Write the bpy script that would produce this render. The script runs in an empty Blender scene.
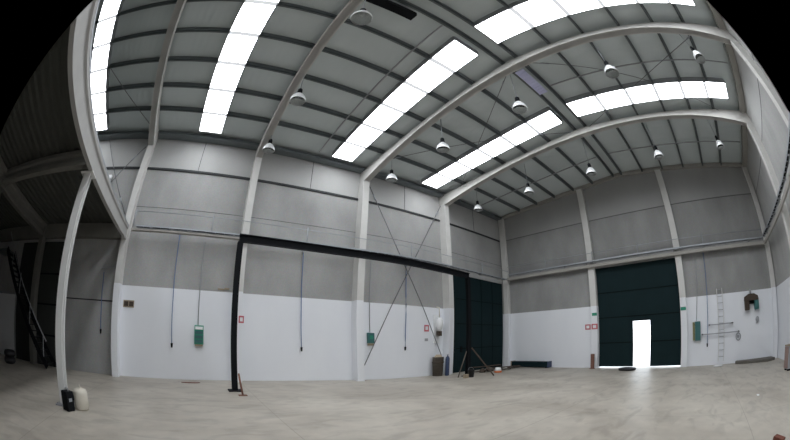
import bpy, math, random
from mathutils import Vector, Matrix
random.seed(7)
S = bpy.context.scene
C = S.collection
PI = math.pi

# ------------------------------------------------------------------ camera (a fisheye converter lens)
LENS = dict(cx=400.015, cy=312.21, pitch=0.08741, roll=0.003634, yaw=0.944499,
            q=(1.044456, 0.911873, -1.579198, 1.031954), eye=1.5)
cd = bpy.data.cameras.new('camera')
cam = bpy.data.objects.new('camera', cd)
C.objects.link(cam)
S.camera = cam
cd.type = 'PANO'
cd.panorama_type = 'FISHEYE_LENS_POLYNOMIAL'
cd.sensor_fit = 'HORIZONTAL'
cd.sensor_width = 36.0
px = 36.0 / 790.0
cd.fisheye_polynomial_k0 = 0.0
for i_, q_ in enumerate(LENS['q']):
    setattr(cd, 'fisheye_polynomial_k%d' % (i_ + 1), -q_ / (400.0 * px) ** (i_ + 1))
cd.fisheye_fov = 3.29
cd.shift_x = -(LENS['cx'] - 395.0) / 790.0
cd.shift_y = (LENS['cy'] - 220.0) / 440.0
cd.clip_start = 0.05
cd.clip_end = 300
ya, pi_, ro = LENS['yaw'], LENS['pitch'], LENS['roll']
f0 = Vector((math.cos(ya), math.sin(ya), 0)); r0 = Vector((math.sin(ya), -math.cos(ya), 0)); u0 = Vector((0, 0, 1))
fw = math.cos(pi_) * f0 + math.sin(pi_) * u0
up = -math.sin(pi_) * f0 + math.cos(pi_) * u0
ri = math.cos(ro) * r0 + math.sin(ro) * up
up = -math.sin(ro) * r0 + math.cos(ro) * up
M = Matrix((ri, up, -fw)).transposed().to_4x4()
M.translation = Vector((0, 0, LENS['eye']))
cam.matrix_world = M

# ------------------------------------------------------------------ light and exposure
SKYLIGHT = 5.2
w = bpy.data.worlds.new('sky'); S.world = w; w.use_nodes = True
w.node_tree.nodes['Background'].inputs[0].default_value = (0.86, 0.93, 1.0, 1)
w.node_tree.nodes['Background'].inputs[1].default_value = 1.7
S.view_settings.view_transform = 'Standard'
S.view_settings.look = 'None'
S.view_settings.exposure = 1.26
S.view_settings.gamma = 1.0
S.view_settings.use_curve_mapping = False

# ------------------------------------------------------------------ dimensions
WL, WR, G, BK = 11.70, -5.78, 16.04, -17.6      # left wall, right wall, far gable, rear wall
YC = 3.18
FR = (11.02, 6.36, 1.49, -3.22, -8.05, -12.85)   # portal frames
def roof_z(y): return 9.72 - 0.076 * abs(y - YC)

# ------------------------------------------------------------------ materials
def nt(name):
    m = bpy.data.materials.new(name); m.use_nodes = True
    return m, m.node_tree, m.node_tree.nodes['Principled BSDF']
def mat(name, col, rough=0.7, metal=0.0, var=0.12, scale=3.0, bump=0.0, spec=0.4, emit=None, strength=0):
    m, t, b = nt(name)
    N, L = t.nodes, t.links
    b.inputs['Roughness'].default_value = rough
    b.inputs['Metallic'].default_value = metal
    b.inputs['Specular IOR Level'].default_value = spec
    if emit:
        b.inputs['Emission Color'].default_value = (*emit, 1)
        b.inputs['Emission Strength'].default_value = strength
    if var > 0:
        g = N.new('ShaderNodeNewGeometry')
        n = N.new('ShaderNodeTexNoise'); n.inputs['Scale'].default_value = scale; n.inputs['Detail'].default_value = 5
        L.new(g.outputs['Position'], n.inputs['Vector'])
        mx = N.new('ShaderNodeMix'); mx.data_type = 'RGBA'
        L.new(n.outputs['Fac'], mx.inputs['Factor'])
        mx.inputs['A'].default_value = (*[c * (1 - var) for c in col], 1)
        mx.inputs['B'].default_value = (*[min(1, c * (1 + var)) for c in col], 1)
        L.new(mx.outputs['Result'], b.inputs['Base Color'])
        if bump:
            bp = N.new('ShaderNodeBump'); bp.inputs['Strength'].default_value = bump; bp.inputs['Distance'].default_value = 0.02
            L.new(n.outputs['Fac'], bp.inputs['Height']); L.new(bp.outputs['Normal'], b.inputs['Normal'])
    else:
        b.inputs['Base Color'].default_value = (*col, 1)
    return m

def wall_mat(name, tone=1.0, paint_from=None):
    """precast concrete panels, the lowest course painted white (paint_from: x beyond which the paint starts)"""
    m, t, b = nt(name); N, L = t.nodes, t.links
    g = N.new('ShaderNodeNewGeometry'); sp = N.new('ShaderNodeSeparateXYZ'); L.new(g.outputs['Position'], sp.inputs[0])
    def math_(op, a, v):
        n = N.new('ShaderNodeMath'); n.operation = op
        for k, q in enumerate((a, v)):
            if q is None: continue
            if isinstance(q, (int, float)): n.inputs[k].default_value = q
            else: L.new(q, n.inputs[k])
        return n.outputs[0]
    n1 = N.new('ShaderNodeTexNoise'); n1.inputs['Scale'].default_value = 0.9; n1.inputs['Detail'].default_value = 6
    mp = N.new('ShaderNodeMapping'); mp.inputs['Scale'].default_value = (1, 1, 0.55)
    L.new(g.outputs['Position'], mp.inputs[0]); L.new(mp.outputs[0], n1.inputs['Vector'])
    n2 = N.new('ShaderNodeTexNoise'); n2.inputs['Scale'].default_value = 22; n2.inputs['Detail'].default_value = 3
    L.new(g.outputs['Position'], n2.inputs['Vector'])
    cr = N.new('ShaderNodeValToRGB'); L.new(n1.outputs['Fac'], cr.inputs[0])
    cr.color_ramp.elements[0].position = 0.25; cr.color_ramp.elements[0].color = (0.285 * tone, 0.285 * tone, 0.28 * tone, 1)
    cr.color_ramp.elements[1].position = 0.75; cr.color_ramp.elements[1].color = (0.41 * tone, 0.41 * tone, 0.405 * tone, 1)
    fine = N.new('ShaderNodeMix'); fine.data_type = 'RGBA'; fine.blend_type = 'OVERLAY'; fine.inputs['Factor'].default_value = 0.22
    L.new(cr.outputs[0], fine.inputs['A']); L.new(n2.outputs['Color'], fine.inputs['B'])
    # lighter smooth panels of the top course
    top = N.new('ShaderNodeMix'); top.data_type = 'RGBA'; L.new(fine.outputs['Result'], top.inputs['A'])
    top.inputs['B'].default_value = (0.47 * tone, 0.47 * tone, 0.465 * tone, 1)
    L.new(math_('MULTIPLY', math_('GREATER_THAN', sp.outputs['Z'], 7.52), 0.55), top.inputs['Factor'])
    pt = N.new('ShaderNodeMix'); pt.data_type = 'RGBA'; L.new(top.outputs['Result'], pt.inputs['A'])
    wn = N.new('ShaderNodeMix'); wn.data_type = 'RGBA'; L.new(n1.outputs['Fac'], wn.inputs['Factor'])
    wn.inputs['A'].default_value = (0.78, 0.80, 0.85, 1); wn.inputs['B'].default_value = (0.86, 0.875, 0.91, 1)
    L.new(wn.outputs['Result'], pt.inputs['B'])
    fac = math_('LESS_THAN', sp.outputs['Z'], 3.06)
    if paint_from is not None:
        fac = math_('MULTIPLY', fac, math_('GREATER_THAN', sp.outputs['X'], paint_from))
    L.new(fac, pt.inputs['Factor'])
    L.new(pt.outputs['Result'], b.inputs['Base Color'])
    b.inputs['Roughness'].default_value = 0.75
    bp = N.new('ShaderNodeBump'); bp.inputs['Strength'].default_value = 0.15; bp.inputs['Distance'].default_value = 0.02
    L.new(n2.outputs['Fac'], bp.inputs['Height']); L.new(bp.outputs['Normal'], b.inputs['Normal'])
    return m

def column_mat(name):
    """cast column, painted white up to the height of the painted course"""
    m, t, b = nt(name); N, L = t.nodes, t.links
    g = N.new('ShaderNodeNewGeometry'); sp = N.new('ShaderNodeSeparateXYZ'); L.new(g.outputs['Position'], sp.inputs[0])
    lt = N.new('ShaderNodeMath'); lt.operation = 'LESS_THAN'; lt.inputs[1].default_value = 3.06; L.new(sp.outputs['Z'], lt.inputs[0])
    n = N.new('ShaderNodeTexNoise'); n.inputs['Scale'].default_value = 2.5; n.inputs['Detail'].default_value = 5
    L.new(g.outputs['Position'], n.inputs['Vector'])
    a = N.new('ShaderNodeMix'); a.data_type = 'RGBA'; L.new(n.outputs['Fac'], a.inputs['Factor'])
    a.inputs['A'].default_value = (0.58, 0.575, 0.555, 1); a.inputs['B'].default_value = (0.70, 0.69, 0.67, 1)
    c = N.new('ShaderNodeMix'); c.data_type = 'RGBA'; L.new(lt.outputs[0], c.inputs['Factor'])
    L.new(a.outputs['Result'], c.inputs['A']); c.inputs['B'].default_value = (0.82, 0.835, 0.87, 1)
    L.new(c.outputs['Result'], b.inputs['Base Color']); b.inputs['Roughness'].default_value = 0.7
    return m

def floor_slab():
    m, t, b = nt('polished_concrete_floor'); N, L = t.nodes, t.links
    g = N.new('ShaderNodeNewGeometry')
    def noise(scale, det, stretch=(1, 1, 1), dist=0):
        mp = N.new('ShaderNodeMapping'); mp.inputs['Scale'].default_value = stretch
        L.new(g.outputs['Position'], mp.inputs[0])
        n = N.new('ShaderNodeTexNoise'); n.inputs['Scale'].default_value = scale; n.inputs['Detail'].default_value = det
        n.inputs['Distortion'].default_value = dist
        L.new(mp.outputs[0], n.inputs['Vector']); return n.outputs['Fac']
    n1, n2, n3 = noise(0.45, 6, (1, 1, 1), 0.6), noise(3.0, 6), noise(1.1, 4, (1, 2.2, 1), 1.0)
    r1 = N.new('ShaderNodeValToRGB'); L.new(n1, r1.inputs[0])
    r1.color_ramp.elements[0].position = 0.3; r1.color_ramp.elements[0].color = (0.335, 0.30, 0.255, 1)
    r1.color_ramp.elements[1].position = 0.7; r1.color_ramp.elements[1].color = (0.475, 0.44, 0.385, 1)
    r2 = N.new('ShaderNodeMapRange'); L.new(n2, r2.inputs[0]); r2.inputs[1].default_value = 0.3; r2.inputs[2].default_value = 0.7
    r2.inputs[3].default_value = 0.90; r2.inputs[4].default_value = 1.08
    r3 = N.new('ShaderNodeMapRange'); L.new(n3, r3.inputs[0]); r3.inputs[1].default_value = 0.33; r3.inputs[2].default_value = 0.5
    r3.inputs[3].default_value = 0.82; r3.inputs[4].default_value = 1.0
    mu = N.new('ShaderNodeMath'); mu.operation = 'MULTIPLY'; L.new(r2.outputs[0], mu.inputs[0]); L.new(r3.outputs[0], mu.inputs[1])
    # saw-cut joints of the slab
    br = N.new('ShaderNodeTexBrick'); br.offset = 0; br.inputs['Scale'].default_value = 1.0
    br.inputs['Brick Width'].default_value = 4.8; br.inputs['Row Height'].default_value = 4.37; br.inputs['Mortar Size'].default_value = 0.008
    br.inputs['Color1'].default_value = (1, 1, 1, 1); br.inputs['Color2'].default_value = (1, 1, 1, 1); br.inputs['Mortar'].default_value = (0.72, 0.72, 0.72, 1)
    mp = N.new('ShaderNodeMapping'); mp.inputs['Location'].default_value = (-1.56, -2.96, 0); L.new(g.outputs['Position'], mp.inputs[0])
    L.new(mp.outputs[0], br.inputs['Vector'])
    v = N.new('ShaderNodeVectorMath'); v.operation = 'SCALE'; L.new(r1.outputs[0], v.inputs[0]); L.new(mu.outputs[0], v.inputs['Scale'])
    v2 = N.new('ShaderNodeVectorMath'); v2.operation = 'MULTIPLY'; L.new(v.outputs[0], v2.inputs[0]); L.new(br.outputs['Color'], v2.inputs[1])
    L.new(v2.outputs[0], b.inputs['Base Color'])
    rr = N.new('ShaderNodeMapRange'); L.new(n2, rr.inputs[0]); rr.inputs[3].default_value = 0.36; rr.inputs[4].default_value = 0.60
    L.new(rr.outputs[0], b.inputs['Roughness'])
    b.inputs['Specular IOR Level'].default_value = 0.3
    bp = N.new('ShaderNodeBump'); bp.inputs['Strength'].default_value = 0.08; bp.inputs['Distance'].default_value = 0.02
    L.new(n2, bp.inputs['Height']); L.new(bp.outputs['Normal'], b.inputs['Normal'])
    return m

def roof_mat():
    """ribbed steel sheet, ribs running down the slope"""
    m, t, b = nt('ribbed_roof_sheet'); N, L = t.nodes, t.links
    g = N.new('ShaderNodeNewGeometry')
    wv = N.new('ShaderNodeTexWave'); wv.bands_direction = 'X'; wv.inputs['Scale'].default_value = 1.3; L.new(g.outputs['Position'], wv.inputs['Vector'])
    n = N.new('ShaderNodeTexNoise'); n.inputs['Scale'].default_value = 0.7; n.inputs['Detail'].default_value = 4; L.new(g.outputs['Position'], n.inputs['Vector'])
    mx = N.new('ShaderNodeMix'); mx.data_type = 'RGBA'; L.new(n.outputs['Fac'], mx.inputs['Factor'])
    mx.inputs['A'].default_value = (0.58, 0.635, 0.64, 1); mx.inputs['B'].default_value = (0.67, 0.725, 0.735, 1)
    L.new(mx.outputs['Result'], b.inputs['Base Color']); b.inputs['Roughness'].default_value = 0.55
    bp = N.new('ShaderNodeBump'); bp.inputs['Strength'].default_value = 0.25; bp.inputs['Distance'].default_value = 0.02
    L.new(wv.outputs['Fac'], bp.inputs['Height']); L.new(bp.outputs['Normal'], b.inputs['Normal'])
    return m

M_ = dict(
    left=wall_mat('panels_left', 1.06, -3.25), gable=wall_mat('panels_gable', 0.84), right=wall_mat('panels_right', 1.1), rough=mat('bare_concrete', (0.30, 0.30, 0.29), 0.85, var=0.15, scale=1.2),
    col=column_mat('cast_column'), rafter=mat('cast_rafter', (0.68, 0.665, 0.64), 0.7, var=0.08, scale=2),
    floor=floor_slab(), roof=roof_mat(),
    purlin=mat('dark_purlin_steel', (0.15, 0.17, 0.178), 0.5, 0.2, var=0.1),
    joint=mat('dark_joint_profile', (0.035, 0.037, 0.04), 0.7, var=0.1),
    doorgrey=mat('dark_grey_door_paint', (0.028, 0.03, 0.028), 0.8, var=0.15),
    softjoint=mat('grey_joint_profile', (0.13, 0.13, 0.13), 0.8, var=0.1),
    black=mat('black_paint', (0.007, 0.008, 0.010), 0.7, var=0.1, spec=0.12),
    green=mat('dark_green_paint', (0.006, 0.018, 0.021), 0.7, var=0.15, scale=1.5, spec=0.15),
    greenl=mat('green_seam_paint', (0.003, 0.008, 0.009), 0.7, var=0, spec=0.1),
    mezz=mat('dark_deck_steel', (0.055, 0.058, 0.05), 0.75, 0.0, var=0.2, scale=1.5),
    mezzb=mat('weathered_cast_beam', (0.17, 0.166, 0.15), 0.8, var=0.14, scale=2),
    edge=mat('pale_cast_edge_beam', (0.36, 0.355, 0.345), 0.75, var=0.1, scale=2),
    post=mat('white_post_paint', (0.68, 0.68, 0.67), 0.5, var=0.05),
    galv=mat('galvanised_steel', (0.36, 0.38, 0.41), 0.5, 0.35, var=0.1, scale=6),
    ledge=mat('beige_ledge', (0.36, 0.345, 0.32), 0.7, var=0.08),
    cable=mat('dark_wire_rope', (0.16, 0.16, 0.17), 0.5, 0.3, var=0),
    blue=mat('blue_hose', (0.10, 0.17, 0.36), 0.5, var=0),
    grey=mat('grey_plastic', (0.35, 0.36, 0.38), 0.5, var=0.05),
    greenbox=mat('green_sign', (0.03, 0.26, 0.17), 0.45, var=0.05), teal=mat('teal_panel', (0.05, 0.15, 0.15), 0.5, var=0.05),
    olive=mat('olive_panel', (0.20, 0.19, 0.09), 0.6, var=0.05),
    white=mat('white_plastic', (0.82, 0.83, 0.84), 0.4, var=0.03), red=mat('red_sign', (0.55, 0.13, 0.16), 0.45, var=0.03),
    brown=mat('brown_metal', (0.06, 0.042, 0.03), 0.7, var=0.2, scale=8), rust=mat('rusty_paint', (0.19, 0.09, 0.065), 0.75, var=0.25, scale=9),
    tan=mat('tan_board', (0.34, 0.28, 0.20), 0.8, var=0.15, scale=5), timber=mat('grey_timber', (0.10, 0.085, 0.07), 0.85, var=0.25, scale=9),
    orange=mat('orange_plastic', (0.75, 0.20, 0.05), 0.5, var=0.03), mauve=mat('faded_brown_paint', (0.27, 0.19, 0.17), 0.6, var=0.1), rubber=mat('black_rubber', (0.02, 0.02, 0.022), 0.6, var=0.15),
    darkslab=mat('dark_grey_slab', (0.13, 0.12, 0.105), 0.9, var=0.2, scale=4),
    violet=mat('pale_violet_film', (0.66, 0.67, 0.92), 0.5, var=0.05), alu=mat('brushed_aluminium', (0.88, 0.89, 0.90), 0.3, 0.25, var=0.02),
    cream=mat('cream_plastic', (0.62, 0.58, 0.50), 0.6, var=0.08, scale=6), brick=mat('dark_red_brick', (0.13, 0.04, 0.025), 0.85, var=0.3, scale=25),
    asphalt=mat('outdoor_concrete', (0.62, 0.62, 0.62), 0.9, var=0.05),
    bluelab=mat('blue_label', (0.045, 0.065, 0.13), 0.5, var=0),
)
def glow():
    m = bpy.data.materials.new('translucent_skylight'); m.use_nodes = True
    t = m.node_tree; b = t.nodes['Principled BSDF']
    b.inputs['Base Color'].default_value = (0.40, 0.40, 0.44, 1); b.inputs['Roughness'].default_value = 0.6
    b.inputs['Emission Color'].default_value = (0.93, 0.965, 1.0, 1)
    N, L = t.nodes, t.links
    g = N.new('ShaderNodeNewGeometry'); sp = N.new('ShaderNodeSeparateXYZ'); L.new(g.outputs['Position'], sp.inputs[0])
    def mth(op, a, v=0.0, c=None):
        n = N.new('ShaderNodeMath'); n.operation = op
        L.new(a, n.inputs[0]); n.inputs[1].default_value = v
        return n.outputs[0]
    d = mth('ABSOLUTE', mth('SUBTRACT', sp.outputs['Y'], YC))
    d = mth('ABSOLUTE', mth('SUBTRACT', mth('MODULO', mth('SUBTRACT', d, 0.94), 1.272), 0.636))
    purlin_shade = mth('LESS_THAN', d, 0.075)           # panel glow dimmed at each purlin, its shadow painted along the sheet joints
    mr = N.new('ShaderNodeMapRange'); L.new(purlin_shade, mr.inputs[0]); mr.inputs[3].default_value = SKYLIGHT; mr.inputs[4].default_value = 0.27
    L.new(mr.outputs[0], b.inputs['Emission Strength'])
    return m
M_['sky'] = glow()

# ------------------------------------------------------------------ mesh helpers
class MB:
    def __init__(s): s.v, s.f, s.smooth, s.cuts = [], [], [], []
    def poly(s, pts, faces, smooth=False):
        s.cuts.append((len(s.v), len(s.f)))
        o = len(s.v); s.v += [tuple(p) for p in pts]
        for f in faces: s.f.append([o + i for i in f]); s.smooth.append(smooth)
        return s
    def box(s, x0, x1, y0, y1, z0, z1, bev=0.0):
        x0, x1 = sorted((x0, x1)); y0, y1 = sorted((y0, y1)); z0, z1 = sorted((z0, z1))
        p = [(x, y, z) for z in (z0, z1) for y in (y0, y1) for x in (x0, x1)]
        return s.poly(p, [(0, 2, 3, 1), (4, 5, 7, 6), (0, 1, 5, 4), (2, 6, 7, 3), (0, 4, 6, 2), (1, 3, 7, 5)])
    def prism(s, prof, axis, a0, a1):
        """closed 2-D outline extruded along an axis; outline given in the two other axes in order"""
        n = len(prof)
        def P(u, v, a):
            return {'x': (a, u, v), 'y': (u, a, v), 'z': (u, v, a)}[axis]
        pts = [P(u, v, a0) for u, v in prof] + [P(u, v, a1) for u, v in prof]
        area = sum(prof[i][0] * prof[(i + 1) % n][1] - prof[(i + 1) % n][0] * prof[i][1] for i in range(n))
        flip = (area < 0) ^ (axis == 'y') ^ (a1 < a0)
        fs = []
        for i in range(n):
            j = (i + 1) % n
            q = (i, j, n + j, n + i); fs.append(q[::-1] if flip else q)
        a = tuple(range(n)); b = tuple(range(n, 2 * n))
        fs.append(a if flip else a[::-1]); fs.append(b[::-1] if flip else b)
        return s.poly(pts, fs)
    def tube(s, path, r, seg=8, r2=None):
        path = [Vector(p) for p in path]; n = len(path); rings = []
        for i, p in enumerate(path):
            d = (path[min(i + 1, n - 1)] - path[max(i - 1, 0)]).normalized()
            a = d.cross(Vector((0, 0, 1)))
            if a.length < 1e-3: a = d.cross(Vector((1, 0, 0)))
            a.normalize(); b = a.cross(d)
            rad = r if r2 is None else r + (r2 - r) * i / (n - 1)
            rings.append([p + rad * (math.cos(2 * PI * k / seg) * a + math.sin(2 * PI * k / seg) * b) for k in range(seg)])
        pts = [q for R in rings for q in R]; fs = []
        for i in range(n - 1):
            for k in range(seg):
                fs.append((i * seg + k, (i + 1) * seg + k, (i + 1) * seg + (k + 1) % seg, i * seg + (k + 1) % seg))
        s.poly(pts, [f[::-1] for f in fs], True)
        o = len(s.v) - len(pts)
        s.f.append([o + k for k in range(seg)]); s.smooth.append(False)
        s.f.append([o + (n - 1) * seg + k for k in range(seg)][::-1]); s.smooth.append(False)
        return s
    def lathe(s, prof, cx=0, cy=0, cz=0, seg=24, caps=True):
        pts = [(cx + r * math.cos(2 * PI * k / seg), cy + r * math.sin(2 * PI * k / seg), cz + z) for r, z in prof for k in range(seg)]
        fs = [(i * seg + k, i * seg + (k + 1) % seg, (i + 1) * seg + (k + 1) % seg, (i + 1) * seg + k) for i in range(len(prof) - 1) for k in range(seg)]
        s.poly(pts, fs, True)
        o = len(s.v) - len(pts)
        if caps:
            s.f.append([o + k for k in range(seg)][::-1]); s.smooth.append(False)
            s.f.append([o + (len(prof) - 1) * seg + k for k in range(seg)]); s.smooth.append(False)
        return s
    def beam(s, a, b, wd, ht):
        """rectangular bar from a to b"""
        a, b = Vector(a), Vector(b); d = (b - a).normalized()
        x = d.cross(Vector((0, 0, 1)))
        if x.length < 1e-3: x = Vector((1, 0, 0))
        x.normalize(); z = x.cross(d)
        pts = [p + sx * x * wd / 2 + sz * z * ht / 2 for p in (a, b) for sx, sz in ((-1, -1), (1, -1), (1, 1), (-1, 1))]
        return s.poly(pts, [(0, 1, 2, 3), (7, 6, 5, 4), (0, 4, 5, 1), (1, 5, 6, 2), (2, 6, 7, 3), (3, 7, 4, 0)])
    def build(s, name, m, parent=None, bevel=0.0, solid=0.0):
        me = bpy.data.meshes.new(name); me.from_pydata(s.v, [], s.f); me.update()
        for p, sm in zip(me.polygons, s.smooth): p.use_smooth = sm
        import bmesh
        bm = bmesh.new(); bm.from_mesh(me); bmesh.ops.recalc_face_normals(bm, faces=bm.faces); bm.to_mesh(me); bm.free()
        o = bpy.data.objects.new(name, me); C.objects.link(o)
        me.materials.append(m if not isinstance(m, str) else M_[m])
        if parent is not None:
            o.parent = parent
            o.location = -Vector(parent.location) if parent.get('_w') else (0, 0, 0)
        if solid:
            md = o.modifiers.new('thickness', 'SOLIDIFY'); md.thickness = solid
        if bevel:
            md = o.modifiers.new('bevel', 'BEVEL'); md.width = bevel; md.segments = 2; md.limit_method = 'ANGLE'
        return o
def each(mb, name, m, parent):
    """every piece of mb as a part of its own"""
    cuts = mb.cuts + [(len(mb.v), len(mb.f))]
    for (v0, f0), (v1, f1) in zip(cuts, cuts[1:]):
        q = MB(); q.v = mb.v[v0:v1]; q.f = [[i - v0 for i in f] for f in mb.f[f0:f1]]; q.smooth = mb.smooth[f0:f1]
        q.build(name, m, parent)
def tag(o, label, cat, group=None, kind=None):
    o['label'] = label; o['category'] = cat
    if group: o['group'] = group
    if kind: o['kind'] = kind
    return o
def struct(name, mb, m, parent=None, label=None, **k):
    o = mb.build(name, m, parent, **k)
    if parent is None: o['kind'] = 'structure'
    if label: o['label'] = label
    return o
def thing(name, label, cat, loc=(0, 0, 0), rotz=0.0, group=None):
    o = bpy.data.objects.new(name, None); C.objects.link(o); o.empty_display_size = 0.2
    o.location = loc; o.rotation_euler = (0, 0, rotz)
    return tag(o, label, cat, group)
def dup(root, loc, label, rotz=0.0):
    r = root.copy(); C.objects.link(r); r.location = loc; r.rotation_euler = (0, 0, rotz); r['label'] = label
    for ch in list(root.children):
        c = ch.copy(); C.objects.link(c); c.parent = r
        for g in list(ch.children):
            d = g.copy(); C.objects.link(d); d.parent = c
    return r

# ================================================================== THE SHELL
struct('floor', MB().box(BK - .3, G + .3, WR - .3, WL + .3, -0.25, 0), 'floor')
g_ = MB().box(G + .3, G + 60, -40, 40, -0.25, -0.01)
struct('ground', g_, 'asphalt')

# left wall with its door opening (x 11.78..15.82, up to 4.82)
wl = MB().box(BK - .3, 11.52, WL, WL + .3, 0, 9.15).box(11.52, 15.84, WL, WL + .3, 4.82, 9.15).box(15.84, G + .3, WL, WL + .3, 0, 9.15)
struct('wall_left', wl, 'left')
# far gable wall with its door opening (y 0.93..5.45, up to 4.88), top follows the roof
D0, D1, DZ = 0.90, 5.50, 4.92
wb = MB()
wb.prism([(WR - .3, 0), (D0, 0), (D0, roof_z(D0)), (WR - .3, roof_z(WR - .3))], 'x', G, G + .3)
wb.prism([(D0, DZ), (D1, DZ), (D1, roof_z(D1)), (YC, roof_z(YC)), (D0, roof_z(D0))], 'x', G, G + .3)
wb.prism([(D1, 0), (WL, 0), (WL, roof_z(WL)), (D1, roof_z(D1))], 'x', G, G + .3)
struct('wall_back', wb, 'gable')
struct('wall_right', MB().box(BK - .3, G, WR - .3, WR, 0, 9.15), 'right')
wf = MB().prism([(WR, 0), (WL, 0), (WL, roof_z(WL)), (YC, roof_z(YC)), (WR, roof_z(WR))], 'x', BK - .3, BK)
struct('wall_front', wf, 'rough')
cl = MB().prism([(WL + .3, roof_z(WL + .3)), (YC, roof_z(YC)), (YC, roof_z(YC) + .12), (WL + .3, roof_z(WL + .3) + .12)], 'x', BK - .3, G + .3)
cl.prism([(WR - .3, roof_z(WR - .3)), (WR - .3, roof_z(WR - .3) + .12), (YC, roof_z(YC) + .12), (YC, roof_z(YC))], 'x', BK - .3, G + .3)
struct('ceiling', cl, 'roof')

# dark horizontal joint profiles between the panel courses
n = 0
def trim(mb, m):
    global n
    n += 1
    return struct('trim_%d' % n, mb, m)
trim(MB().box(-8, G, WL - .05, WL, 7.43, 7.52), 'joint')
trim(MB().box(G - .015, G, WR, WL - .06, 7.46, 7.49), 'softjoint')
trim(MB().box(-8, G, WR, WR + .01, 7.46, 7.48), 'softjoint')
# eave gutters, dark, at both sides
trim(MB().box(-17, G - .02, WL - .42, WL - .02, 8.84, 8.96), 'purlin')
trim(MB().box(-17, G - .02, WR + .02, WR + .42, 8.78, 8.90), 'ledge')
# pale coping band on the gable right below the roof
cp = MB()
cp.prism([(WL - .02, 8.86), (YC, 9.50), (YC, 9.68), (WL - .02, 9.03)], 'x', G - .16, G - .001)
cp.prism([(WR + .02, 8.83), (WR + .02, 9.02), (YC, 9.68), (YC, 9.50)], 'x', G - .16, G - .001)
trim(cp, 'ledge')
# fine seams of the panel courses
sm = MB()
for z in (5.9,): sm.box(-3.2, G, WL - .008, WL, z, z + .012)
for x in (-.85, 3.95, 8.7, 13.5): sm.box(x, x + .02, WL - .008, WL, 7.53, 8.85)
sm.box(-8.0, -3.4, WL - .02, WL, 2.47, 2.51)
trim(sm, 'joint')

# ---- skylights: translucent panels on both slopes
SK = [(-6.72, -5.86, (10.95, 3.4), None), (-1.24, -0.32, (10.95, 3.75), (2.75, -4.6)),
      (4.50, 5.42, (10.98, 3.72), (2.92, -4.62)), (9.18, 10.12, (10.95, 3.62), (2.85, -4.72))]
k = 0
for x0, x1, a, b in SK:
    for rng in (a, b):
        if rng is None: continue
        k += 1
        y0, y1 = rng
        zz = lambda y: roof_z(y) - .215
        m = MB().prism([(y0, zz(y0)), (y0, zz(y0) + .03), (y1, zz(y1) + .03), (y1, zz(y1))], 'x', x0, x1)
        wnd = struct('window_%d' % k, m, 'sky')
        fr = MB()
        for s_ in (x0 - .03, x1):
            fr.prism([(y0, zz(y0) - .01), (y0, zz(y0) + .21), (y1, zz(y1) + .21), (y1, zz(y1) - .01)], 'x', s_, s_ + .03)
        fr.box(x0, x1, y0, y0 + .03, zz(y0) - .01, zz(y0) + .205)
        fr.box(x0, x1, y1 - .03, y1, zz(y1) - .01, zz(y1) + .205)
        fr.build('window_frame', 'grey', wnd)

# ---- purlins
PY = [(9.86, 'first'), (8.57, 'second'), (7.30, 'third'), (6.02, 'fourth'), (4.76, 'fifth')]
PR = [(1.62, 'fifth'), (.36, 'fourth'), (-1.0, 'third'), (-2.35, 'second'), (-3.72, 'first')]
def purlin(y, label, group):
    z = roof_z(y)
    m = MB()
    m.box(BK, G - .17, y - .012, y + .012, z - .19, z - .012)      # web
    m.box(BK, G - .17, y - .012, y + .075, z - .19, z - .172)      # lower flange
    m.box(BK, G - .17, y + .06, y + .075, z - .172, z - .14)       # lip
    m.box(BK, G - .17, y - .012, y + .075, z - .025, z - .012)
    return tag(m.build('roof_purlin', 'purlin'), label, 'purlin', group)
for y, o_ in PY: purlin(y, 'dark steel roof purlin, %s one in from the left eave' % o_, 'purlins under the left roof slope')
for y, o_ in PR: purlin(y, 'dark steel roof purlin, %s one in from the right eave' % o_, 'purlins under the right roof slope')
purlin(3.42, 'dark ridge purlin on the left side of the roof ridge', 'the pair of ridge purlins')
purlin(2.90, 'dark ridge purlin on the right side of the roof ridge', 'the pair of ridge purlins')

dd = struct('door_3', MB().box(-9.75, -8.32, WL - .06, WL - .005, 0, 4.5).box(-7.86, -6.35, WL - .06, WL - .005, 0, 4.5), 'doorgrey')
dr = MB()
for z in (1.1, 2.2, 3.3): dr.box(-7.84, -6.38, WL - .08, WL - .061, z - .03, z + .03)
each(dr, 'rail', 'black', dd)

# ---- portal frames: columns and haunched rafters
def low_z(t): return 8.29 + (9.20 - 8.29) * t + .22 * 4 * t * (1 - t)
PW = .43
def frame(x, label, hw=.115, cw=.15, cm='col'):
    t = thing('portal_frame', label, 'frame', (x, YC, 0), 0, 'portal frames spanning the hall')
    t['_w'] = 1
    for s_, wall in ((1, WL), (-1, WR)):
        m = MB().box(x - cw, x + cw, wall, wall - s_ * PW, 0, 8.32)
        m.build('column', cm, t)
        inner = wall - s_ * PW
        pts = [(inner + (YC - inner) * i / 12.0, low_z(i / 12.0)) for i in range(13)]
        topo = [(YC, roof_z(YC) - .20), (wall, roof_z(wall) - .20), (wall, 8.29)]
        MB().prism(pts + topo, 'x', x - hw, x + hw).build('rafter', 'rafter', t, bevel=.015)
        fl = [(a, b) for a, b in pts] + [(a, b + .05) for a, b in reversed(pts)]
        MB().prism(fl, 'x', x - hw - .02, x + hw + .02).build('rafter_flange', 'rafter', t)
    return t
frame(FR[0], 'pale portal frame closest to the far gable wall')
frame(FR[1], 'pale portal frame with a column beside the black runway beam middle')
frame(FR[2], 'pale portal frame directly behind the near black steel post', cw=.13)
frame(FR[3], 'pale portal frame beside the mezzanine edge', cw=.13)
frame(FR[4], 'pale portal frame mostly hidden behind the dark mezzanine', cm='mezzb')

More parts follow.
